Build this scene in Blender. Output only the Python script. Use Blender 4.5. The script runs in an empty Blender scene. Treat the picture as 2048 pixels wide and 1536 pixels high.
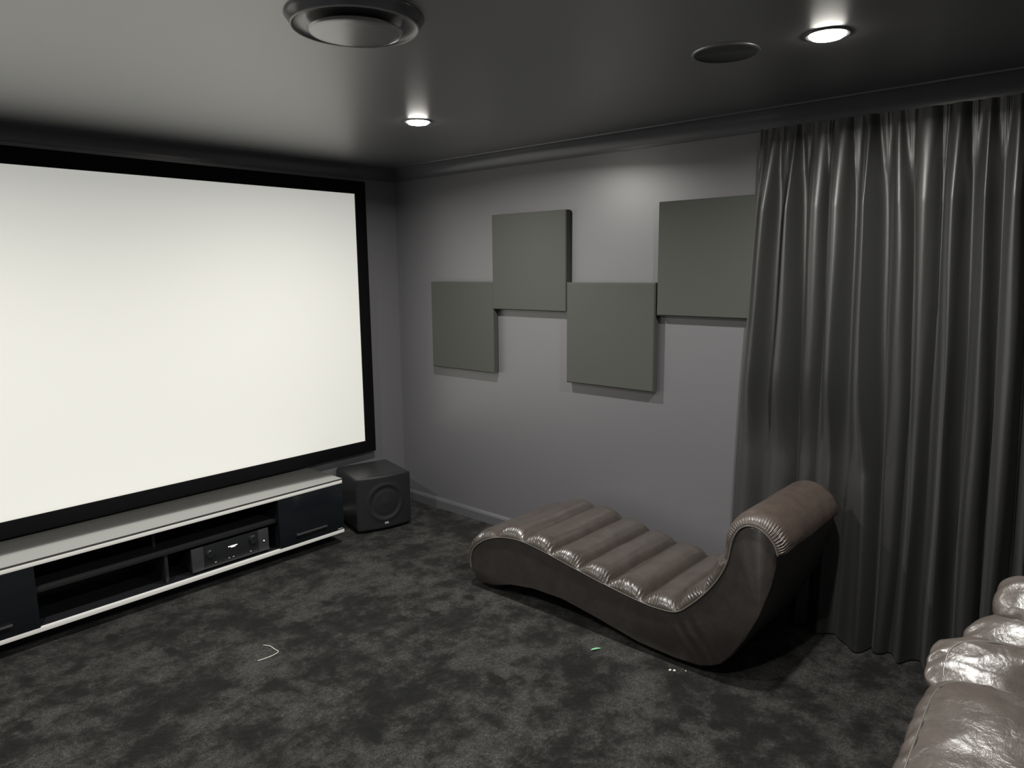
import bpy, bmesh, math, random
from math import sin, cos, pi, radians, sqrt, exp
from mathutils import Vector, Matrix, noise
random.seed(7)
S = bpy.context.scene
C = S.collection
H = 2.483                 # ceiling height
XL, YB = -4.10, -4.85     # left wall, rear wall

# ------------------------------------------------------------------ helpers
def link(name, me, mat=None, parent=None, smooth=False, auto=None):
    if isinstance(me, bmesh.types.BMesh):
        m = bpy.data.meshes.new(name)
        bmesh.ops.recalc_face_normals(me, faces=me.faces)
        me.to_mesh(m); me.free(); me = m
    o = bpy.data.objects.new(name, me)
    C.objects.link(o)
    if mat: me.materials.append(mat)
    if parent: o.parent = parent; o.matrix_parent_inverse = Matrix.Identity(4); o.location = -Vector(PL(parent))
    if smooth:
        for p in me.polygons: p.use_smooth = True
        if auto is not None:
            try: me.set_sharp_from_angle(angle=radians(auto))
            except Exception: pass
    return o

def PL(o):
    v = Vector((0, 0, 0))
    while o is not None:
        v += o.location; o = o.parent
    return v

def thing(name, label, cat, loc, group=None):
    o = bpy.data.objects.new(name, None); C.objects.link(o)
    o.location = loc; o.empty_display_size = .1
    o['label'] = label; o['category'] = cat
    if group: o['group'] = group
    return o

def tag(o, label, cat, group=None):
    o['label'] = label; o['category'] = cat
    if group: o['group'] = group
    return o

def struct(o):
    o['kind'] = 'structure'; return o

def box(bm, x0, x1, y0, y1, z0, z1, bev=0, seg=2):
    vs = [bm.verts.new(p) for p in ((x0,y0,z0),(x1,y0,z0),(x1,y1,z0),(x0,y1,z0),(x0,y0,z1),(x1,y0,z1),(x1,y1,z1),(x0,y1,z1))]
    fs = [bm.faces.new([vs[i] for i in f]) for f in ((0,3,2,1),(4,5,6,7),(0,1,5,4),(1,2,6,5),(2,3,7,6),(3,0,4,7))]
    if bev:
        es = list({e for f in fs for e in f.edges})
        bmesh.ops.bevel(bm, geom=es, offset=bev, segments=seg, affect='EDGES', profile=.6)

def boxes(name, mat, parent, *bs, bev=0, seg=2):
    bm = bmesh.new()
    for b in bs: box(bm, *b, bev=bev, seg=seg)
    return link(name, bm, mat, parent, smooth=bool(bev), auto=40)

def prism(bm, pts, a0, a1, axis):
    """closed polygon pts (u,v) extruded along axis; axis 'x': (u,v)=(y,z); 'y': (x,z)"""
    def P(a, p): return (a, p[0], p[1]) if axis == 'x' else (p[0], a, p[1])
    A = [bm.verts.new(P(a0, p)) for p in pts]; B = [bm.verts.new(P(a1, p)) for p in pts]
    n = len(pts)
    bm.faces.new(A); bm.faces.new(B[::-1])
    for i in range(n): bm.faces.new((A[i], A[(i+1)%n], B[(i+1)%n], B[i]))

def lathe(bm, prof, cx, cy, n=96, close=True):
    """prof list of (r,z)"""
    rings = []
    for r, z in prof:
        if r < 1e-6: rings.append([bm.verts.new((cx, cy, z))])
        else: rings.append([bm.verts.new((cx + r*cos(2*pi*i/n), cy + r*sin(2*pi*i/n), z)) for i in range(n)])
    for a, b in zip(rings, rings[1:]):
        for i in range(n):
            j = (i+1) % n
            if len(a) == 1 and len(b) == 1: continue
            if len(a) == 1: bm.faces.new((a[0], b[i], b[j]))
            elif len(b) == 1: bm.faces.new((a[i], a[j], b[0]))
            else: bm.faces.new((a[i], a[j], b[j], b[i]))

def tube(bm, pts, r, n=8):
    pts = [Vector(p) for p in pts]; rings = []
    for i, p in enumerate(pts):
        t = (pts[min(i+1, len(pts)-1)] - pts[max(i-1, 0)]).normalized()
        up = Vector((1, 0, 0)) if abs(t.x) < .9 else Vector((0, 0, 1))
        u = t.cross(up).normalized(); v = t.cross(u)
        rr = r(i/(len(pts)-1)) if callable(r) else r
        rings.append([bm.verts.new(p + rr*(cos(2*pi*k/n)*u + sin(2*pi*k/n)*v)) for k in range(n)])
    for a, b in zip(rings, rings[1:]):
        for k in range(n): bm.faces.new((a[k], a[(k+1)%n], b[(k+1)%n], b[k]))
    bm.faces.new(rings[0][::-1]); bm.faces.new(rings[-1])

def catmull(P, per=8):
    P = [Vector(p) for p in P]; out = []
    Q = [2*P[0]-P[1]] + P + [2*P[-1]-P[-2]]
    for i in range(1, len(Q)-2):
        a, b, c, d = Q[i-1:i+3]
        for k in range(per):
            t = k/per
            out.append(.5*((2*b) + (c-a)*t + (2*a-5*b+4*c-d)*t*t + (3*b-3*c+d-a)*t**3))
    out.append(P[-1]); return out

# ------------------------------------------------------------------ materials
def mat(name, col, rough=.5, metal=0, ior=1.5, spec=.5, **kw):
    m = bpy.data.materials.new(name); m.use_nodes = True
    b = m.node_tree.nodes['Principled BSDF']
    b.inputs['Base Color'].default_value = (*col, 1)
    b.inputs['Roughness'].default_value = rough
    b.inputs['Metallic'].default_value = metal
    b.inputs['IOR'].default_value = ior
    b.inputs['Specular IOR Level'].default_value = spec
    for k, v in kw.items():
        b.inputs[k.replace('_', ' ')].default_value = v
    return m

def nd(m, t, **kw):
    n = m.node_tree.nodes.new(t)
    for k, v in kw.items():
        if hasattr(n, k): setattr(n, k, v)
        else: n.inputs[k].default_value = v
    return n
def lk(m, a, b): m.node_tree.links.new(a, b)
def bsdf(m): return m.node_tree.nodes['Principled BSDF']
def coords(m, scale=None):
    t = nd(m, 'ShaderNodeTexCoord')
    if scale is None: return t.outputs['Object']
    mp = nd(m, 'ShaderNodeMapping'); mp.inputs['Scale'].default_value = scale
    lk(m, t.outputs['Object'], mp.inputs['Vector']); return mp.outputs['Vector']
def noi(m, vec, scale, detail=4, rough=.5, dist=0):
    n = nd(m, 'ShaderNodeTexNoise'); n.inputs['Scale'].default_value = scale
    n.inputs['Detail'].default_value = detail; n.inputs['Roughness'].default_value = rough
    n.inputs['Distortion'].default_value = dist
    lk(m, vec, n.inputs['Vector']); return n.outputs['Fac']
def bump(m, fac, strength, dist=.01, prev=None):
    b = nd(m, 'ShaderNodeBump'); b.inputs['Strength'].default_value = strength
    b.inputs['Distance'].default_value = dist
    lk(m, fac, b.inputs['Height'])
    if prev is not None: lk(m, prev.outputs['Normal'], b.inputs['Normal'])
    lk(m, b.outputs['Normal'], bsdf(m).inputs['Normal']); return b
def ramp(m, fac, stops, out='Base Color'):
    r = nd(m, 'ShaderNodeValToRGB'); e = r.color_ramp.elements
    while len(e) < len(stops): e.new(.5)
    for i, (p, c) in enumerate(stops):
        e[i].position = p; e[i].color = (*c, 1) if isinstance(c, tuple) else (c, c, c, 1)
    lk(m, fac, r.inputs['Fac'])
    if out: lk(m, r.outputs['Color'], bsdf(m).inputs[out])
    return r.outputs['Color']
def mth(m, op, a, b=None):
    n = nd(m, 'ShaderNodeMath'); n.operation = op
    for i, v in enumerate((a, b)):
        if v is None: continue
        if isinstance(v, (int, float)): n.inputs[i].default_value = v
        else: lk(m, v, n.inputs[i])
    return n.outputs[0]

M = {}
M['wall'] = mat('wall_paint', (.103, .101, .110), .40, ior=1.8)
bump(M['wall'], noi(M['wall'], coords(M['wall']), 260, 2), .08, .002)
M['ceil'] = mat('ceiling_paint', (.040, .040, .046), .38, ior=3.6)
M['trim'] = mat('trim_gloss_paint', (.075, .075, .083), .3)
M['skirt'] = mat('skirting_paint', (.085, .085, .092), .28)

# carpet : brushed pile patches in two shades plus fibre grain
m = M['carpet'] = mat('plush_carpet', (.03, .03, .03), .95, spec=.08, Sheen_Weight=.03, Sheen_Roughness=.6)
v = coords(m)
big = noi(m, v, 2.6, 4, .55, .15)
mid = noi(m, v, 8.5, 8, .68, .15)
fib = noi(m, v, 190, 3, .85)
fib2 = noi(m, v, 60, 6, .85)
mix = mth(m, 'ADD', mth(m, 'MULTIPLY', big, .42), mth(m, 'MULTIPLY', mid, .58))
vo = nd(m, 'ShaderNodeTexVoronoi'); vo.inputs['Scale'].default_value = 3.1
mpv = nd(m, 'ShaderNodeMapping'); mpv.inputs['Scale'].default_value = (1.5, .85, 1); mpv.inputs['Rotation'].default_value = (0, 0, .6)
lk(m, v, mpv.inputs['Vector']); lk(m, mpv.outputs['Vector'], vo.inputs['Vector'])
spot = ramp(m, mth(m, 'ADD', vo.outputs['Distance'], mth(m, 'MULTIPLY', mid, .22)), [(.20, .075), (.27, 0.0)], None)
mix = mth(m, 'SUBTRACT', mix, spot)
patch = ramp(m, mix, [(.40, .0025), (.45, .005), (.49, .012), (.53, .023), (.60, .036)], None)
grain = ramp(m, mth(m, 'ADD', mth(m, 'MULTIPLY', fib, .55), mth(m, 'MULTIPLY', fib2, .45)), [(.38, .10), (.48, .65), (.54, 1.35), (.64, 3.2)], None)
mx = nd(m, 'ShaderNodeMix'); mx.data_type = 'RGBA'; mx.blend_type = 'MULTIPLY'; mx.inputs[0].default_value = 1
lk(m, patch, mx.inputs[6]); lk(m, grain, mx.inputs[7])
tint = nd(m, 'ShaderNodeMix'); tint.data_type = 'RGBA'; tint.blend_type = 'MULTIPLY'; tint.inputs[0].default_value = 1
lk(m, mx.outputs[2], tint.inputs[6]); tint.inputs[7].default_value = (1.0, 1.0, .95, 1)
lk(m, tint.outputs[2], bsdf(m).inputs['Base Color'])
b1 = bump(m, mix, .7, .03)
bump(m, fib, .8, .006, b1)

M['screen'] = mat('white_screen_added_glow', (.60, .60, .555), .9, spec=.1, Emission_Color=(1, .995, .93, 1), Emission_Strength=.36)  # uniform emission added to brighten the surface beyond what the downlights give
M['black_velvet'] = mat('frame_black_velvet', (.003, .003, .0035), .8, spec=.06)
M['glass_top'] = mat('black_glass_top', (.06, .06, .057), .14, ior=4.2)
M['white_edge'] = mat('pale_lacquer_edge', (.80, .80, .77), .25)
M['gloss_black'] = mat('gloss_black', (.006, .007, .009), .14)
M['satin_black'] = mat('satin_black', (.009, .0095, .011), .35)
M['shelf_black'] = mat('shelf_black', (.009, .0095, .010), .4)
M['sub_black'] = mat('subwoofer_black', (.014, .014, .015), .38)
M['sub_grille'] = mat('subwoofer_grille', (.0105, .011, .012), .5, spec=.3)
bump(M['sub_grille'], noi(M['sub_grille'], coords(M['sub_grille']), 500, 2), .1, .001)
M['receiver'] = mat('receiver_black', (.010, .011, .012), .3)
M['receiver_side'] = mat('receiver_side', (.028, .028, .032), .4)
M['chrome'] = mat('chrome', (.6, .6, .6), .25, metal=1)
M['handle'] = mat('dark_handle', (.10, .10, .10), .35, metal=.6)
M['silver'] = mat('silver_print', (.55, .55, .55), .4)
M['display'] = mat('display_text', (.8, .8, .8), .5, Emission_Color=(1, 1, .97, 1), Emission_Strength=.9)
M['vent'] = mat('vent_grey', (.075, .073, .078), .26, ior=1.7)
M['vent_rim'] = mat('vent_rim', (.28, .28, .28), .3)
M['vent_disc'] = mat('vent_disc', (.14, .138, .14), .22, ior=2.6)
M['vent_dark'] = mat('vent_throat', (.01, .01, .011), .5)
M['trimring'] = mat('downlight_ring', (.08, .08, .085), .35)
m = M['lamp'] = mat('downlight_lens', (1, 1, 1), .5, Emission_Color=(1, .965, .88, 1), Emission_Strength=70)
m = M['panel'] = mat('acoustic_fabric', (.052, .055, .049), .85, spec=.2)
bump(m, noi(m, coords(m), 900, 2, .7), .35, .002)

# velvet
m = M['velvet'] = mat('curtain_velvet', (.0115, .0117, .0118), .50, spec=.85, Sheen_Weight=.035, Sheen_Roughness=.5)
bsdf(m).inputs['Sheen Tint'].default_value = (.72, .74, .72, 1)
v = coords(m, (1, 1, .22))
n1 = noi(m, v, 40, 4, .6)
bump(m, n1, .10, .01)

# leather
def leather(name, base, rough, wr, wscale=38):
    m = mat(name, base, rough, ior=1.5, spec=.55, Coat_Weight=.25, Coat_Roughness=.22)
    v = coords(m)
    vo = nd(m, 'ShaderNodeTexVoronoi'); vo.inputs['Scale'].default_value = 420; lk(m, v, vo.inputs['Vector'])
    b0 = bump(m, vo.outputs['Distance'], .06, .0015)
    wv = noi(m, v, wscale, 5, .62, 1.6)
    b1 = bump(m, wv, wr, .008, b0)
    wv2 = noi(m, v, 9, 3, .5, .6)
    bump(m, wv2, wr*.5, .03, b1)
    ramp(m, noi(m, v, 14, 4, .6), [(.3, tuple(c*.82 for c in base)), (.7, tuple(c*1.2 for c in base))])
    return m
M['leather'] = leather('brown_leather_cushion', (.040, .032, .027), .28, .16)
M['leather_side'] = leather('brown_leather_side', (.024, .0205, .019), .45, .12, 12)
M['leather_roll'] = leather('brown_leather_roll', (.042, .030, .024), .40, .10)
M['leather_sofa'] = leather('brown_leather_recliner', (.072, .060, .053), .27, .34, 16)
# soft drag folds in the side leather below the seat corner
m = M['leather_side']
sx = nd(m, 'ShaderNodeSeparateXYZ'); lk(m, coords(m), sx.inputs[0])
ty = mth(m, 'ADD', sx.outputs[1], 2.83); tz = mth(m, 'ADD', sx.outputs[2], -.22)
tt_ = mth(m, 'ADD', mth(m, 'MULTIPLY', ty, .80), mth(m, 'MULTIPLY', tz, -.59))
sn = mth(m, 'SINE', mth(m, 'MULTIPLY', mth(m, 'ADD', tt_, mth(m, 'MULTIPLY', noi(m, coords(m), 6, 2), .05)), 105))
g1 = mth(m, 'EXPONENT', mth(m, 'MULTIPLY', mth(m, 'MULTIPLY', tt_, tt_), -330))
al = mth(m, 'ADD', mth(m, 'MULTIPLY', ty, .59), mth(m, 'MULTIPLY', tz, .80))
al = mth(m, 'ADD', al, .10)
g2 = mth(m, 'EXPONENT', mth(m, 'MULTIPLY', mth(m, 'MULTIPLY', al, al), -90))
fold = mth(m, 'MULTIPLY', mth(m, 'MULTIPLY', sn, g1), g2)
prev_ = bsdf(m).inputs['Normal'].links[0].from_node
bump(m, fold, .30, .014, prev_)
M['pipe'] = mat('leather_piping', (.10, .09, .08), .3)

# ------------------------------------------------------------------ room
def slab(name, *b, mt='wall'): return struct(boxes(name, M[mt], None, b))
slab('floor', XL-.1, .1, YB-.1, .1, -.1, 0, mt='carpet')
slab('ceiling', XL-.1, .1, YB-.1, .1, H, H+.1, mt='ceil')
slab('wall_front', XL-.1, .1, 0, .1, 0, H)
slab('wall_right', 0, .1, YB, 0, 0, H)
slab('wall_left', XL-.1, XL, YB, 0, 0, H)
slab('wall_rear', XL-.1, .1, YB-.1, YB, 0, H)

def cornice(name, axis, a0, a1, w, sgn):
    # w : wall coordinate, sgn : direction into the room
    pts = [(0, H-.088), (.004, H-.088), (.004, H-.082)]
    n = 12
    for i in range(n+1):
        a = pi/2*i/n
        pts.append((.004 + .078*(1-cos(a)), H-.082 + .078*sin(a)))
    pts += [(.090, H-.004), (.094, H-.006), (.097, H-.001), (.097, H), (0, H)]
    bm = bmesh.new(); prism(bm, [(w+sgn*u, z) for u, z in pts], a0, a1, axis)
    return struct(link(name, bm, M['trim'], None, True, 35))
def skirting(name, axis, a0, a1, w, sgn):
    pts = [(0, 0), (.014, 0), (.015, .060), (.012, .064), (.012, .068), (.004, .080), (0, .080)]
    bm = bmesh.new(); prism(bm, [(w+sgn*u, z) for u, z in pts], a0, a1, axis)
    return struct(link(name, bm, M['skirt'], None))
# right wall runs along y -> profile in (x,z) extruded along y
cornice('trim_1', 'y', YB, 0, 0, -1)
cornice('trim_2', 'x', XL, 0, 0, -1)
cornice('trim_3', 'y', YB, 0, XL, 1)
cornice('trim_4', 'x', XL, 0, YB, 1)
skirting('baseboard_right', 'y', YB, 0, 0, -1)
skirting('baseboard_front', 'x', XL, 0, 0, -1)
skirting('baseboard_left', 'y', YB, 0, XL, 1)
skirting('baseboard_rear', 'x', XL, 0, YB, 1)

# ------------------------------------------------------------------ projection screen
SX0, SX1, SZ0, SZ1, FW = -3.71, -.390, .531, 2.284, .086
t = thing('projection_screen', 'large white fixed-frame projection screen with a black border on the front wall', 'screen', (-2.05, 0, SZ0-FW))
boxes('screen_surface', M['screen'], t, (SX0-.01, SX1+.01, -.040, -.030, SZ0-.01, SZ1+.01))
bm = bmesh.new()
for b in ((SX0-FW, SX0, SZ0-FW, SZ1+FW), (SX1, SX1+FW, SZ0-FW, SZ1+FW)): box(bm, b[0], b[1], -.052, -.001, b[2], b[3], bev=.003)
for b in ((SX0, SX1, SZ0-FW, SZ0), (SX0, SX1, SZ1, SZ1+FW)): box(bm, b[0], b[1], -.052, -.001, b[2], b[3], bev=.003)
link('frame', bm, M['black_velvet'], t, True, 40)

# ------------------------------------------------------------------ acoustic panels
PS = .6
def apanel(y, ztop, label):
    x1, x0 = -.001, -.053
    t = thing('acoustic_panel', label, 'wall panel', (0, y-PS/2, ztop-PS), 'square acoustic panels on the right wall')
    bm = bmesh.new()
    # face slab with chamfered front edges
    f = .0; e = .006
    A = [(x1-.008, y-PS, ztop-PS), (x1-.008, y, ztop-PS), (x1-.008, y, ztop), (x1-.008, y-PS, ztop)]
    B = [(x0+e, p[1], p[2]) for p in A]
    cy, cz = y-PS/2, ztop-PS/2
    Cc = [(x0, p[1]+(e if p[1] < cy else -e), p[2]+(e if p[2] < cz else -e)) for p in A]
    L = [[bm.verts.new(q) for q in ring] for ring in (A, B, Cc)]
    bm.faces.new(L[0]); bm.faces.new(L[2])
    for a, b in ((0, 1), (1, 2)):
        for i in range(4): bm.faces.new((L[a][i], L[a][(i+1)%4], L[b][(i+1)%4], L[b][i]))
    link('fabric_face', bm, M['panel'], t)
    boxes('backing_frame', M['satin_black'], t, (x1-.008, x1, y-PS+.012, y-.012, ztop-PS+.012, ztop-.012))
apanel(-.423, 1.677, 'grey square acoustic panel, lowered, nearest the projection screen')
apanel(-1.020, 2.101, 'grey square acoustic panel, raised, with a dark shadowed right edge')
apanel(-1.625, 1.677, 'grey square acoustic panel, lowered, above the brown chaise lounge')
apanel(-2.237, 2.101, 'grey square acoustic panel, raised, with its right edge behind the curtain')

# ------------------------------------------------------------------ TV cabinet
CX0, CX1, CY0, CY1 = -3.065, -.885, -.45, -.062
t = thing('media_cabinet', 'long low glossy black media cabinet with pale edge strips under the screen', 'cabinet', (-1.975, -.25, 0))
boxes('top_panel', M['glass_top'], t, (CX0, CX1, CY0, CY1, .431, .440), bev=.0015)
boxes('edge_strip', M['white_edge'], t, (CX0, CX1, CY0+.001, CY0+.02, .408, .428), bev=.002)
boxes('edge_strip', M['white_edge'], t, (CX0, CX1, CY0+.001, CY0+.02, .078, .100), bev=.002)
boxes('upper_deck', M['satin_black'], t, (CX0+.002, CX1-.002, CY0+.006, CY1, .4285, .431), (CX0+.002, CX1-.002, CY0+.021, CY1, .410, .4285))
boxes('bottom_panel', M['satin_black'], t, (CX0+.002, CX1-.002, CY0+.021, CY1, .080, .099))
boxes('side_panel', M['satin_black'], t, (CX1-.018, CX1-.001, CY0+.012, CY1, .0995, .4095))
boxes('side_panel', M['satin_black'], t, (CX0+.001, CX0+.018, CY0+.012, CY1, .0995, .4095))
boxes('back_panel', M['satin_black'], t, (CX0+.019, CX1-.019, CY1-.012, CY1-.001, .0995, .4095))
boxes('partition', M['satin_black'], t, (-1.335, -1.318, CY0+.02, CY1-.013, .0995, .4095))
boxes('partition', M['satin_black'], t, (-2.632, -2.615, CY0+.02, CY1-.013, .0995, .4095))
boxes('shelf', M['shelf_black'], t, (-2.614, -1.336, CY0+.03, CY1-.013, .262, .284), bev=.0015)
boxes('divider', M['shelf_black'], t, (-2.004, -1.986, CY0+.04, CY1-.013, .0995, .2615), bev=.001)
boxes('divider', M['shelf_black'], t, (-2.016, -2.000, -.30, CY1-.013, .2845, .4095), bev=.001)
dr = boxes('drawer_front', M['gloss_black'], t, (-1.345, CX1, CY0, CY0+.017, .102, .406), bev=.002)
boxes('handle', M['handle'], dr, (-1.236, -1.018, CY0-.012, CY0-.006, .154, .166), (-1.225, -1.215, CY0-.007, CY0, .156, .164), (-1.04, -1.03, CY0-.007, CY0, .156, .164), bev=.002)
boxes('badge', M['silver'], dr, (-.932, -.922, CY0-.0012, CY0, .1085, .112), (-.920, -.908, CY0-.0012, CY0, .1085, .112), (-.906, -.897, CY0-.0012, CY0, .1085, .112))
dl = boxes('drawer_front', M['gloss_black'], t, (CX0, -2.604, CY0, CY0+.017, .102, .406), bev=.002)
boxes('handle', M['handle'], dl, (-2.932, -2.714, CY0-.012, CY0-.006, .154, .166), (-2.92, -2.91, CY0-.007, CY0, .156, .164), (-2.735, -2.725, CY0-.007, CY0, .156, .164), bev=.002)
boxes('plinth', M['satin_black'], t, (CX0+.15, CX1-.15, -.36, -.12, 0, .080), bev=.002)

# ------------------------------------------------------------------ AV receiver
ry, rx0, rx1, rz0, rz1 = -.415, -1.862, -1.400, .112, .246
t = thing('av_receiver', 'black home cinema receiver with lit display in the lower right cabinet bay', 'receiver', (-1.63, -.25, .099))
boxes('body', M['receiver'], t, (rx0+.006, rx1-.006, ry+.012, -.09, rz0, rz1-.003), bev=.002)
boxes('front_panel', M['receiver'], t, (rx0+.068, rx1-.068, ry-.002, ry+.012, rz0, rz1), bev=.002)
for a, b in ((rx0, rx0+.067), (rx1-.067, rx1)):
    boxes('end_panel', M['receiver_side'], t, (a, b, ry-.003, ry+.012, rz0, rz1), bev=.002)
def ycyl(name, mt, parent, x, z, r, y0, y1, n=28):
    bm = bmesh.new()
    A = [bm.verts.new((x+r*cos(2*pi*i/n), y0, z+r*sin(2*pi*i/n))) for i in range(n)]
    A2 = [bm.verts.new((x+.93*r*cos(2*pi*i/n), y0-.0015, z+.93*r*sin(2*pi*i/n))) for i in range(n)]
    B = [bm.verts.new((x+r*cos(2*pi*i/n), y1, z+r*sin(2*pi*i/n))) for i in range(n)]
    bm.faces.new(A2); bm.faces.new(B)
    for P, Q in ((A, B), (A2, A)):
        for i in range(n): bm.faces.new((P[i], P[(i+1)%n], Q[(i+1)%n], Q[i]))
    return link(name, bm, mt, parent, True, 40)
ycyl('knob', M['receiver'], t, rx0+.10, .196, .021, ry-.016, ry-.002)
ycyl('knob', M['receiver'], t, rx1-.10, .205, .024, ry-.016, ry-.002)
ycyl('power_button', M['chrome'], t, rx0+.032, .178, .0035, ry-.005, ry-.003)
ycyl('standby_light', M['display'], t, rx1-.032, .175, .0035, ry-.005, ry-.003)
bs = []
random.seed(3)
for z, xa, xb in ((.1995, -1.652, -1.600), (.1935, -1.636, -1.612)):
    x = xa
    while x < xb:
        w = random.choice((.004, .006)); bs.append((x, x+w, ry-.0036, ry-.002, z, z+.005)); x += w+.002
boxes('display_text', M['display'], t, *bs)
for i in range(9):
    x = -1.735 + i*.0265
    boxes('button', M['silver'] if i in (0, 3, 4, 8) else M['receiver_side'], t, (x, x+.010, ry-.004, ry-.002, .1345, .1375))
for x in (rx0+.05, rx1-.05):
    for y in (ry+.045, -.13):
        bm = bmesh.new(); lathe(bm, [(0, .0992), (.019, .0992), (.021, .102), (.021, .1122), (0, .1122)], x, y, 24)
        link('foot', bm, M['chrome'], t, True, 40)

# ------------------------------------------------------------------ subwoofer
t = thing('subwoofer', 'black cube subwoofer with a curved grille in the front right corner', 'speaker', (-.51, -.28, 0))
t.rotation_euler = (0, 0, radians(-14.6))
sw, sd, z0, z1 = .198, .385, .018, .388
def rbox_profile(hw, z0, z1, r, n=8):
    pts = []
    for cx, cz, a0 in ((hw-r, z1-r, 0), (-hw+r, z1-r, pi/2), (-hw+r, z0+r, pi), (hw-r, z0+r, 1.5*pi)):
        for i in range(n+1):
            a = a0 + pi/2*i/n; pts.append((cx+r*cos(a), cz+r*sin(a)))
    return pts
def loc(o): o.location = (0, 0, 0); return o
bm = bmesh.new(); prism(bm, rbox_profile(sw, z0, z1, .026), -sd/2+.022, sd/2, 'y')
loc(link('cabinet_body', bm, M['sub_black'], t, True, 40))
# curved grille : bulges forward in the middle, embossed driver ring shows through
bm = bmesh.new()
NX, NZ = 80, 80
prof = rbox_profile(sw, z0, z1, .026)
def rr_in(u, v):  # map square (-1..1)^2 to rounded rectangle
    hw, hz, r = sw, (z1-z0)/2, .026
    x, z = u*hw, v*hz
    ax, az = abs(x)-(hw-r), abs(z)-(hz-r)
    if ax > 0 and az > 0:
        d = max(ax, az); l = math.hypot(ax, az)
        if l > 0:
            x = math.copysign(hw-r+ax*d/l, x); z = math.copysign(hz-r+az*d/l, z)
    return x, z
def grille_y(x, z):
    u = x/sw
    y = -sd/2 + .018 - .030*(1-u*u)
    q = math.hypot(x, z)
    y -= .004*exp(-((q-.122)/.014)**2)
    y += .003*exp(-((q-.095)/.016)**2)
    y -= .004*exp(-(q/.04)**2)
    e = min(1, (1-abs(u))*14); e2 = min(1, (1-abs(z)/((z1-z0)/2))*14)
    y += .006*(1-e)**2 + .006*(1-e2)**2
    return y
G = [[None]*(NZ+1) for _ in range(NX+1)]
for i in range(NX+1):
    for j in range(NZ+1):
        x, z = rr_in(2*i/NX-1, 2*j/NZ-1)
        G[i][j] = bm.verts.new((x, grille_y(x, z), z+(z0+z1)/2))
for i in range(NX):
    for j in range(NZ): bm.faces.new((G[i][j], G[i+1][j], G[i+1][j+1], G[i][j+1]))
be = [e for e in bm.edges if e.is_boundary]
r = bmesh.ops.extrude_edge_only(bm, edges=be)
for vv in r['geom']:
    if isinstance(vv, bmesh.types.BMVert): vv.co.y = -sd/2+.024
loc(link('grille', bm, M['sub_grille'], t, True, 50))
cu = bpy.data.curves.new('logo_text', 'FONT'); cu.body = 'SVS'; cu.size = .017; cu.extrude = .0006; cu.align_x = 'CENTER'; cu.offset = .0006
to = bpy.data.objects.new('tmp', cu); C.objects.link(to)
bpy.context.view_layer.update()
me = bpy.data.meshes.new_from_object(to.evaluated_get(bpy.context.evaluated_depsgraph_get()))
bpy.data.objects.remove(to)
lg = link('logo_text', me, M['silver'], t); lg.location = (.0, -sd/2-.0135, .052); lg.rotation_euler = (pi/2, 0, 0)
for x in (-.14, .14):
    for y in (-.13, .13):
        bm = bmesh.new(); lathe(bm, [(0, 0), (.02, 0), (.024, .004), (.024, .0182), (0, .0182)], x, y, 24)
        loc(link('foot', bm, M['satin_black'], t, True, 40))

# ------------------------------------------------------------------ chaise lounge
NXs, FXs = -.790, -.122      # near and far side of the lounge
seam = [(-1.537,.075),(-1.524,.115),(-1.522,.16),(-1.538,.207),(-1.577,.252),(-1.65,.300),(-1.74,.334),(-1.83,.350),(-1.914,.352),(-2.0,.343),
        (-2.094,.328),(-2.18,.312),(-2.269,.296),(-2.44,.268),(-2.626,.245),(-2.72,.243),(-2.805,.257),(-2.875,.316),(-2.941,.390),
        (-2.995,.470),(-3.028,.545),(-3.040,.605),(-3.052,.660),(-3.078,.706),(-3.115,.727),(-3.155,.724),(-3.192,.702),(-3.220,.668),(-3.234,.630)]
back = [(-3.230,.589),(-3.212,.492),(-3.170,.358),(-3.115,.234),(-3.060,.137),(-3.015,.085),(-2.965,.055),(-2.92,.045),(-2.80,.038),(-2.612,.045),(-2.39,.085),
        (-2.167,.118),(-1.974,.115),(-1.82,.090),(-1.70,.052),(-1.62,.035),(-1.570,.042)]
sp = catmull([(0, a, b) for a, b in seam], 8)
S2 = [0]
for a, b in zip(sp, sp[1:]): S2.append(S2[-1]+(b-a).length)
SL = S2[-1]
def at_s(s):
    s = max(0, min(SL, s))
    lo, hi = 0, len(S2)-1
    while hi-lo > 1:
        mid_ = (lo+hi)//2
        if S2[mid_] <= s: lo = mid_
        else: hi = mid_
    f = (s-S2[lo])/max(1e-9, S2[hi]-S2[lo])
    return sp[lo].lerp(sp[hi], f)
def nrm(s, w=.03):
    d = at_s(s+w)-at_s(s-w)
    if d.length < 1e-6: d = Vector((0, -1, 0))
    d.normalize(); return Vector((0, -d.z, d.y)) * (1 if True else -1)
def s_of(y, z): return min(range(len(sp)), key=lambda i: (sp[i].y-y)**2+(sp[i].z-z)**2)
cre = [S2[s_of(*q)] for q in ((-1.730,.33),(-1.914,.352),(-2.094,.328),(-2.269,.296),(-2.439,.268),(-2.626,.245),(-2.808,.258),(-2.941,.390),(-3.030,.55))]
sgn = -1 if nrm(cre[2]).z < 0 else 1
lounge = thing('chaise_lounge', 'dark brown leather chaise lounge with rolled headrest and channelled seat before the curtain', 'chaise lounge', (-.46, -2.4, 0))
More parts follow.
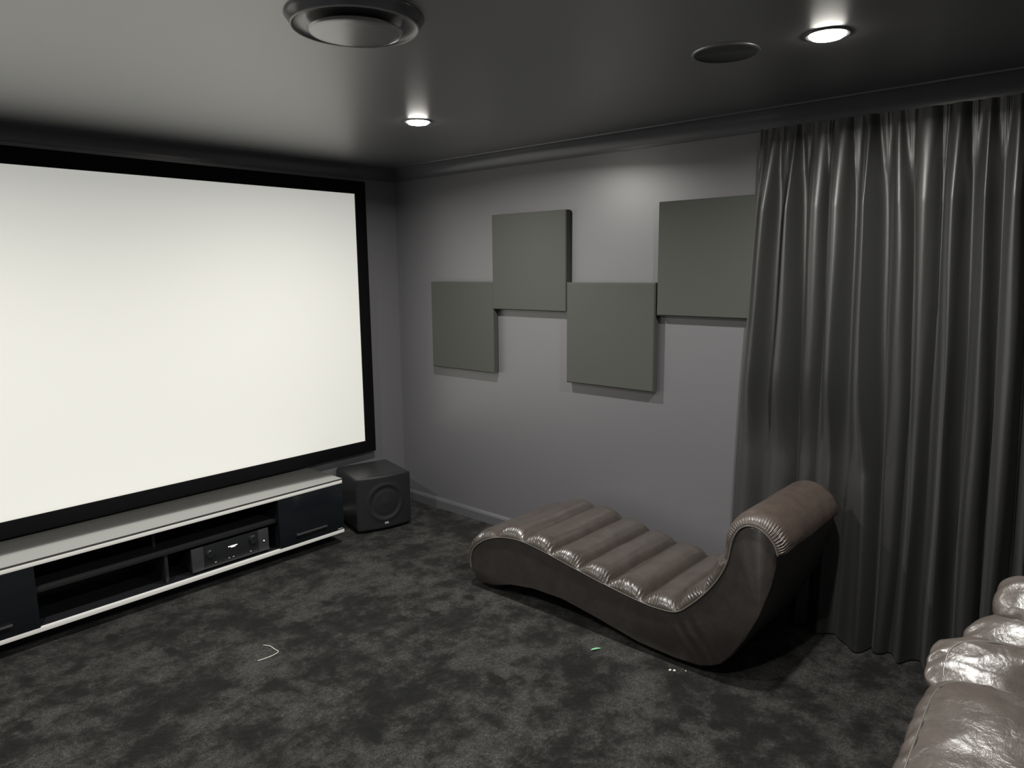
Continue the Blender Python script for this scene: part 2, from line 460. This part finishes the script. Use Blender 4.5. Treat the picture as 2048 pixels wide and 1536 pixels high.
def channel(name, s0, s1, cr, D, matl, pucker, deep, nS=420, nX=110):
    bm = bmesh.new(); rows = []
    bounds = [s0]+[c for c in cr if s0+.01 < c < s1-.01]+[s1]
    for i in range(nS+1):
        s = s0+(s1-s0)*i/nS
        p = at_s(s); n = nrm(s)*sgn
        k = 0
        while k < len(bounds)-2 and s > bounds[k+1]: k += 1
        row = []
        for j in range(nX+1):
            u = j/nX
            u = .5-.5*cos(pi*u) if True else u
            x = NXs-.006+(FXs-NXs+.012)*u
            dx = min(x-(NXs-.006), (FXs+.006)-x)
            wob = .006*noise.noise(Vector((x*5, k*3.1, 0)))
            tt = (s+wob-bounds[k])/(bounds[k+1]-bounds[k]); tt = max(0, min(1, tt))
            b = (1-abs(2*tt-1)**3.0)
            if k == 0 and tt < .5: b = min(1, (tt*4))**.5 if tt < .25 else 1
            if k == len(bounds)-2 and tt > .5: b = min(1, (1-tt)*5)**.5 if tt > .8 else 1
            e = sqrt(max(0, 1-(1-min(1, dx/.08))**2))
            hgt = D*e*((1-deep)+deep*b) if 0 < i < nS else 0
            if i < 6: hgt *= i/6.
            if i > nS-6: hgt *= (nS-i)/6.
            # gathers along the side seam
            f = exp(-((dx-.018)/(.022+.012*noise.noise(Vector((s*8, 1, 1)))))**2)
            ph = s*pucker*.62 + 9.0*noise.noise(Vector((s*11, 0, x*6))) + dx*(70+90*noise.noise(Vector((s*6, 3, 0))))
            hgt += .0036*f*sin(ph)*(0.6+1.6*noise.noise(Vector((s*21, x*2, 5)))) * min(1, dx/.006)
            hgt += .0022*noise.noise(Vector((s*16, x*7, 2)))*e + .0016*noise.noise(Vector((s*60, x*18, 8)))*e*exp(-dx/.12)
            v = p+n*(hgt+.001); row.append(bm.verts.new((x, v.y, v.z)))
        rows.append(row)
    for a, b in zip(rows, rows[1:]):
        for j in range(nX): bm.faces.new((a[j], a[j+1], b[j+1], b[j]))
    return link(name, bm, matl, lounge, True)
sR = cre[-1]
channel('seat_cushion', .03, sR, cre[:-1], .058, M['leather'], 620, .78, 900)
channel('headrest_roll', sR+.002, SL, [], .048, M['leather_roll'], 1050, .4, 520)
bm = bmesh.new()
poly = [(p.y, p.z) for p in sp[::3]]+back
prism(bm, poly, NXs, FXs, 'x')
es = [e for e in bm.edges if abs(e.verts[0].co.x-e.verts[1].co.x) < 1e-5]
bmesh.ops.bevel(bm, geom=es, offset=.010, segments=3, affect='EDGES', profile=.5)
link('body_shell', bm, M['leather_side'], lounge, True, 50)
for x in (NXs-.003, FXs+.003):
    bm = bmesh.new()
    tube(bm, [(x, (p+nrm(s)*sgn*.002).y, (p+nrm(s)*sgn*.002).z) for p, s in [(at_s(.03+(SL-.03)*i/260), .03+(SL-.03)*i/260) for i in range(261)]], .0042, 8)
    link('piping', bm, M['pipe'], lounge, True)
for x in (-.70, -.23):
    for y, zt in ((-1.66, .06), (-2.90, .06)):
        bm = bmesh.new(); lathe(bm, [(0, 0), (.025, 0), (.03, .004), (.032, zt), (0, zt)], x, y, 24)
        link('foot', bm, M['satin_black'], lounge, True, 40)

# ------------------------------------------------------------------ curtain
top_v = [-2.79,-2.901,-3.004,-3.102,-3.209,-3.322,-3.423,-3.546,-3.644,-3.746,-3.84,-3.94,-4.04,-4.14,-4.24,-4.34,-4.44]
mid_v = [-2.735,-2.885,-3.030,-3.120,-3.247,-3.400,-3.495,-3.580,-3.700,-3.800,-3.89,-3.99,-4.09,-4.18,-4.28,-4.38,-4.48]
bot_v = [-2.70,-2.865,-3.02,-3.11,-3.25,-3.42,-3.490,-3.61,-3.73,-3.82,-3.92,-4.02,-4.12,-4.21,-4.31,-4.41,-4.51]
amp = [.8,1,.75,1.1,1.15,.65,.8,1.05,.85,1,1.1,.9,1,1,1,1]
CZ1, CZ0 = 2.392, .008
ctn = thing('curtain', 'floor-length charcoal velvet curtain with pinch pleats covering the right wall', 'curtain', (-.1, -3.6, 0))
def lerp3(k, z):
    # 0 at top .. 1 at hem
    t_ = (CZ1-z)/(CZ1-CZ0)
    a, b, c_ = top_v[k], mid_v[k], bot_v[k]
    return a*(1-t_)*(1-2*t_)+b*4*t_*(1-t_)+c_*t_*(2*t_-1), t_
bm = bmesh.new(); PER = 36; NZc = 170
cols = []
for k in range(len(top_v)-1):
    for q in range(PER + (1 if k == len(top_v)-2 else 0)): cols.append((k, q/PER))
grid = []
for iz in range(NZc+1):
    fz = iz/NZc; z = CZ1-(CZ1-CZ0)*fz**1.25
    row = []
    for k, u in cols:
        y0, t_ = lerp3(k, z); y1, _ = lerp3(k+1, z)
        w = abs(y1-y0)
        grow = min(1, .30+t_*4.5) if t_ < .155 else 1
        A = .104*amp[k]*grow*min(1.35, w/.115)**.8
        # bulge between two pinches, narrow valley at the pinch
        prof_ = sin(pi*u)**(1.9 + .4*sin(k*2.1))
        lean = -.08+.26*sin(k*1.7+1.3*t_*3)
        y = y0+(y1-y0)*(u + lean*sin(2*pi*u)*.35)
        out = A*prof_
        # secondary soft folds
        out += .020*noise.noise(Vector((y*13, z*.8, k*.37)))*min(1, t_*6)*sin(pi*u)
        out += .004*noise.noise(Vector((y*30, z*.6, 4.2)))*min(1, t_*5)
        # pinch pleat tuck : small triple fold above the pinch line
        if t_ < .09:
            g = 1-t_/.09
            d = min(u, 1-u)*w
            out += (.012+.010*g)*exp(-(d/.014)**2)*(1+.3*g*cos(d*900))
        else:
            g = exp(-(t_-.09)/.03); d = min(u, 1-u)*w
            out += .012*g*exp(-(d/.012)**2)
        y += .006*noise.noise(Vector((k*2.2, z*1.7, 9)))
        x = -.052-out-.022*t_*(.6+.4*sin(y*9))
        # the lounge back pushes the cloth towards the wall
        if z < 1.3 and -3.42 < y < -2.5:
            f = min(1, (1.3-z)/.45)*min(1, (y+3.42)/.12)*min(1, max(0, (-2.5-y)/.2))
            f = f*f*(3-2*f)
            x += ((-.046-(-.052-x)*.36)-x)*f
        row.append(bm.verts.new((x, y, z)))
    grid.append(row)
for a, b in zip(grid, grid[1:]):
    for j in range(len(a)-1): bm.faces.new((a[j], a[j+1], b[j+1], b[j]))
link('curtain_fabric', bm, M['velvet'], ctn, True)
boxes('curtain_track', M['satin_black'], ctn, (-.040, -.016, -4.6, -2.80, 2.362, 2.386), bev=.002)

# ------------------------------------------------------------------ ceiling vent
VX, VY = -2.114, -2.428
t = thing('ceiling_vent', 'round grey air vent in the ceiling with a raised centre disc', 'vent', (VX, VY, H))
bm = bmesh.new(); lathe(bm, [(.200, H), (.200, H-.003), (.194, H-.010), (.1865, H-.024), (.185, H-.028)], VX, VY)
link('outer_flange', bm, M['vent'], t, True, 50)
bm = bmesh.new(); lathe(bm, [(.185, H-.028), (.183, H-.031), (.180, H-.031), (.178, H-.028)], VX, VY)
link('rim', bm, M['vent_rim'], t, True, 60)
bm = bmesh.new(); lathe(bm, [(.178, H-.028), (.172, H-.0255), (.150, H-.0235), (.12, H-.023), (0, H-.023)], VX, VY)
link('recessed_ring', bm, M['vent'], t, True, 60)
bm = bmesh.new(); lathe(bm, [(0, H-.047), (.10, H-.0465), (.126, H-.0455), (.134, H-.043), (.136, H-.040), (.134, H-.038), (.06, H-.035), (.05, H-.024)], VX, VY)
link('centre_disc', bm, M['vent_disc'], t, True, 50)

# ------------------------------------------------------------------ ceiling speaker
SXc, SYc = -1.035, -3.06
t = thing('ceiling_speaker', 'dark round flush speaker grille in the ceiling near the curtain', 'speaker', (SXc, SYc, H))
bm = bmesh.new(); lathe(bm, [(.115, H), (.114, H-.004), (.110, H-.006), (.106, H-.005)], SXc, SYc); link('rim', bm, M['ceil'], t, True, 50)
bm = bmesh.new(); lathe(bm, [(.106, H-.005), (.104, H-.003), (0, H-.0035)], SXc, SYc); link('grille', bm, M['satin_black'], t, True, 50)

# ------------------------------------------------------------------ downlights
LP = [(-1.017, -1.439, 'small round recessed downlight, lit, over the right-hand end of the screen wall'),
      (-.999, -3.385, 'small round recessed downlight, lit, in front of the charcoal curtain'),
      (-3.09, -1.439, 'small round recessed downlight, lit, near the left wall by the screen'),
      (-3.09, -3.385, 'small round recessed downlight, lit, near the left wall towards the rear')]
LPOW = [33, 33, 33, 30]
for (x, y, lab), pw in zip(LP, LPOW):
    t = thing('downlight', lab, 'light', (x, y, H), 'recessed ceiling downlights')
    bm = bmesh.new(); lathe(bm, [(.072, H), (.071, H-.003), (.066, H-.005), (.056, H-.003), (.055, H-.0005)], x, y, 48)
    link('trim_ring', bm, M['trimring'], t, True, 50)
    bm = bmesh.new(); lathe(bm, [(.055, H-.0005), (.0545, H-.006), (.046, H-.012), (.025, H-.015), (0, H-.016)], x, y, 40)  # dome shape added so the lens throws a bloom-like halo on the ceiling
    link('lens', bm, M['lamp'], t, True)
    L = bpy.data.lights.new('downlight_beam', 'AREA'); L.shape = 'DISK'; L.size = .07; L.energy = pw
    L.color = (1, .972, .91); L.spread = radians(166)
    lo = bpy.data.objects.new('downlight_beam', L); C.objects.link(lo); lo.parent = t; lo.location = (0, 0, -.019)

# ------------------------------------------------------------------ recliner (right foreground)
rec = thing('recliner', 'brown leather recliner with padded back, cut off at the right edge', 'recliner', (-1.2, -4.25, 0))
def cushion(name, c, half, rot, ex=(3.2, 3.2, 2.4), n=90, wr=.006, seed=0, seam=.004, tucks=(), pipe=False):
    """superellipsoid pad; half=(along local x, along y, thickness), rot about world y axis"""
    bm = bmesh.new()
    bmesh.ops.create_cube(bm, size=2)
    bmesh.ops.subdivide_edges(bm, edges=bm.edges, cuts=n//2, use_grid_fill=True)
    R = Matrix.Rotation(rot, 3, 'Y'); cc = Vector(c)
    for v in bm.verts:
        d = v.co.normalized()
        e1, e2 = ex[0], ex[2]
        a = ((abs(d.x)**e1+abs(d.y)**e1)**(e2/e1)+abs(d.z)**e2)**(-1/e2)
        p = Vector((d.x*a, d.y*a, d.z*a))
        nn = Vector((p.x/half[0], p.y/half[1], p.z/half[2])).normalized()
        q = Vector((p.x*half[0], p.y*half[1], p.z*half[2]))
        s = noise.noise(Vector((q.x*5+seed, q.y*4, q.z*3)))*1.0
        s += .6*(1-abs(noise.noise(Vector((q.x*13+seed, q.y*6+q.x*5, seed)))*2))**3*.8
        s += .12*noise.noise(Vector((q.x*24, q.y*17, seed)))
        dz = abs(q.z)
        q += nn*wr*s
        q += -nn*seam*exp(-(dz/.006)**2)
        edge_ = min(half[0]-abs(q.x), half[1]-abs(q.y))
        g = exp(-((edge_-.02)/.035)**2)
        q += nn*.0025*g*sin(80*(q.x+q.y*1.0)+4*noise.noise(q*12))
        for tx, ty, tr, td in tucks:
            rr = ((q.x-tx)**2+(q.y-ty)**2)/(tr*tr)
            if q.z > 0: q.z -= td*exp(-rr)
        v.co = cc+R@q
    o = link(name, bm, M['leather_sofa'], rec, True)
    if pipe:
        zf = .55; k_ = (1-zf**ex[2])**(1/ex[2]); pts = []
        for i in range(241):
            a_ = 2*pi*i/240; dx, dy = cos(a_), sin(a_)
            l = (abs(dx)**ex[0]+abs(dy)**ex[0])**(-1/ex[0])*k_*1.002
            pts.append(cc+R@Vector((dx*l*half[0], dy*l*half[1], zf*half[2])))
        b2 = bmesh.new(); tube(b2, pts, .0035, 8)
        link('piping', b2, M['pipe'], o, True)
    return o
YE, YF = -3.855, -4.66
YC, HY = (YE+YF)/2, (YE-YF)/2
boxes('base', M['leather_side'], rec, (-1.62, -.80, YF+.03, YE-.035, .03, .36), bev=.03, seg=4)
cushion('seat_cushion', (-1.40, YC+.012, .405), (.335, HY+.012, .105), radians(-15), ex=(6.5, 6.5, 2.6), seed=1, wr=.0035, pipe=True, tucks=((-.02,.22,.10,.006),(.1,.05,.06,.008)))
cushion('footrest_panel', (-1.74, YC, .21), (.17, HY-.01, .07), radians(68), ex=(4.5, 4.5, 2.6), seed=9, wr=.008)
RB = radians(-42)
cushion('lumbar_pad', (-1.05, YC+.030, .525), (.15, HY+.01, .050), radians(-30), ex=(3.2, 3.2, 2.2), seed=4, wr=.005, pipe=True, tucks=((0, .12, .05, .03),))
cushion('back_pad', (-.90, YC-.005, .545), (.17, HY-.02, .085), RB, ex=(2.6, 2.6, 2.2), seed=6, wr=.003)
cushion('head_pillow', (-.77, YC-.045, .665), (.11, HY-.045, .09), RB, ex=(3.8, 3.8, 2.6), seed=8, wr=.005)
bm = bmesh.new()
prism(bm, [(-1.0, .36), (-.78, .60), (-.70, .56), (-.68, .30), (-.80, .10), (-.95, .10)], YF+.12, YE-.12, 'y')
bmesh.ops.bevel(bm, geom=list(bm.edges), offset=.02, segments=3, affect='EDGES')
link('back_shell', bm, M['leather_side'], rec, True, 40)
for x in (-1.55, -.86):
    for y in (YE-.1, YF+.1):
        bm = bmesh.new(); lathe(bm, [(0, 0), (.025, 0), (.028, .004), (.03, .035), (0, .035)], x, y, 24)
        link('foot', bm, M['satin_black'], rec, True, 40)

# ------------------------------------------------------------------ bits on the carpet
M['thread'] = mat('white_thread', (.7, .68, .6), .7)
M['green'] = mat('green_plastic', (.22, .62, .33), .4)
bm = bmesh.new()
pts = catmull([(-1.908, -1.238, .004), (-1.895, -1.274, .006), (-1.893, -1.315, .004), (-1.896, -1.350, .006), (-1.927, -1.358, .005), (-1.966, -1.354, .004), (-1.997, -1.344, .003)], 8)
tube(bm, pts, .0016, 6)
tag(link('thread', bm, M['thread'], None, True), 'loose curl of white thread on the carpet in front of the cabinet', 'thread')
bm = bmesh.new()
tube(bm, catmull([(-.935, -2.445, .006), (-.915, -2.458, .008), (-.892, -2.472, .006)], 6), lambda t_: .0045*sqrt(max(.05, 1-(2*t_-1)**2)), 8)
tag(link('plastic_scrap', bm, M['green'], None, True), 'tiny green plastic scrap on the carpet beside the chaise lounge', 'scrap')
def crumb(x, y, r, lab):
    bm = bmesh.new(); bmesh.ops.create_icosphere(bm, subdivisions=2, radius=r)
    for v in bm.verts:
        v.co *= 1+.5*noise.noise(v.co*220+Vector((x, y, 0))*50); v.co.z *= .6
        v.co += Vector((x, y, r*.6))
    tag(link('paper_crumb', bm, M['thread'], None, True), lab, 'crumb', 'white crumbs by the chaise lounge')
crumb(-.842, -2.806, .0062, 'larger white crumb on the carpet beside the lounge, left of its neighbour')
crumb(-.832, -2.822, .0058, 'white crumb on the carpet beside the lounge, touching the larger crumb')
crumb(-.80, -2.86, .003, 'smallest white crumb, in the shadow under the chaise lounge')

# ------------------------------------------------------------------ world, camera, view
w = bpy.data.worlds.new('World'); S.world = w; w.use_nodes = True
w.node_tree.nodes['Background'].inputs[0].default_value = (.02, .02, .022, 1)
w.node_tree.nodes['Background'].inputs[1].default_value = 1
yaw, pit, rol, f = .8419, .1588, -.0102, 1429.3
fw = Vector((sin(yaw)*cos(pit), cos(yaw)*cos(pit), -sin(pit)))
r0 = Vector((cos(yaw), -sin(yaw), 0)); u0 = r0.cross(fw)
r = cos(rol)*r0+sin(rol)*u0; u = -sin(rol)*r0+cos(rol)*u0
cam = bpy.data.cameras.new('camera'); co = bpy.data.objects.new('camera', cam); C.objects.link(co)
cam.sensor_width = 36; cam.lens = f/2048*36; cam.clip_start = .05
mw = Matrix((r, u, -fw)).transposed().to_4x4(); mw.translation = (-3.4714, -4.236, 1.7558)
co.matrix_world = mw; S.camera = co
S.view_settings.view_transform = 'Standard'
S.view_settings.look = 'None'
S.view_settings.exposure = 0
S.view_settings.gamma = 1.12
S.cycles.max_bounces = 8
S.cycles.diffuse_bounces = 5
S.cycles.glossy_bounces = 4
S.cycles.use_denoising = True
S.cycles.sample_clamp_indirect = 6
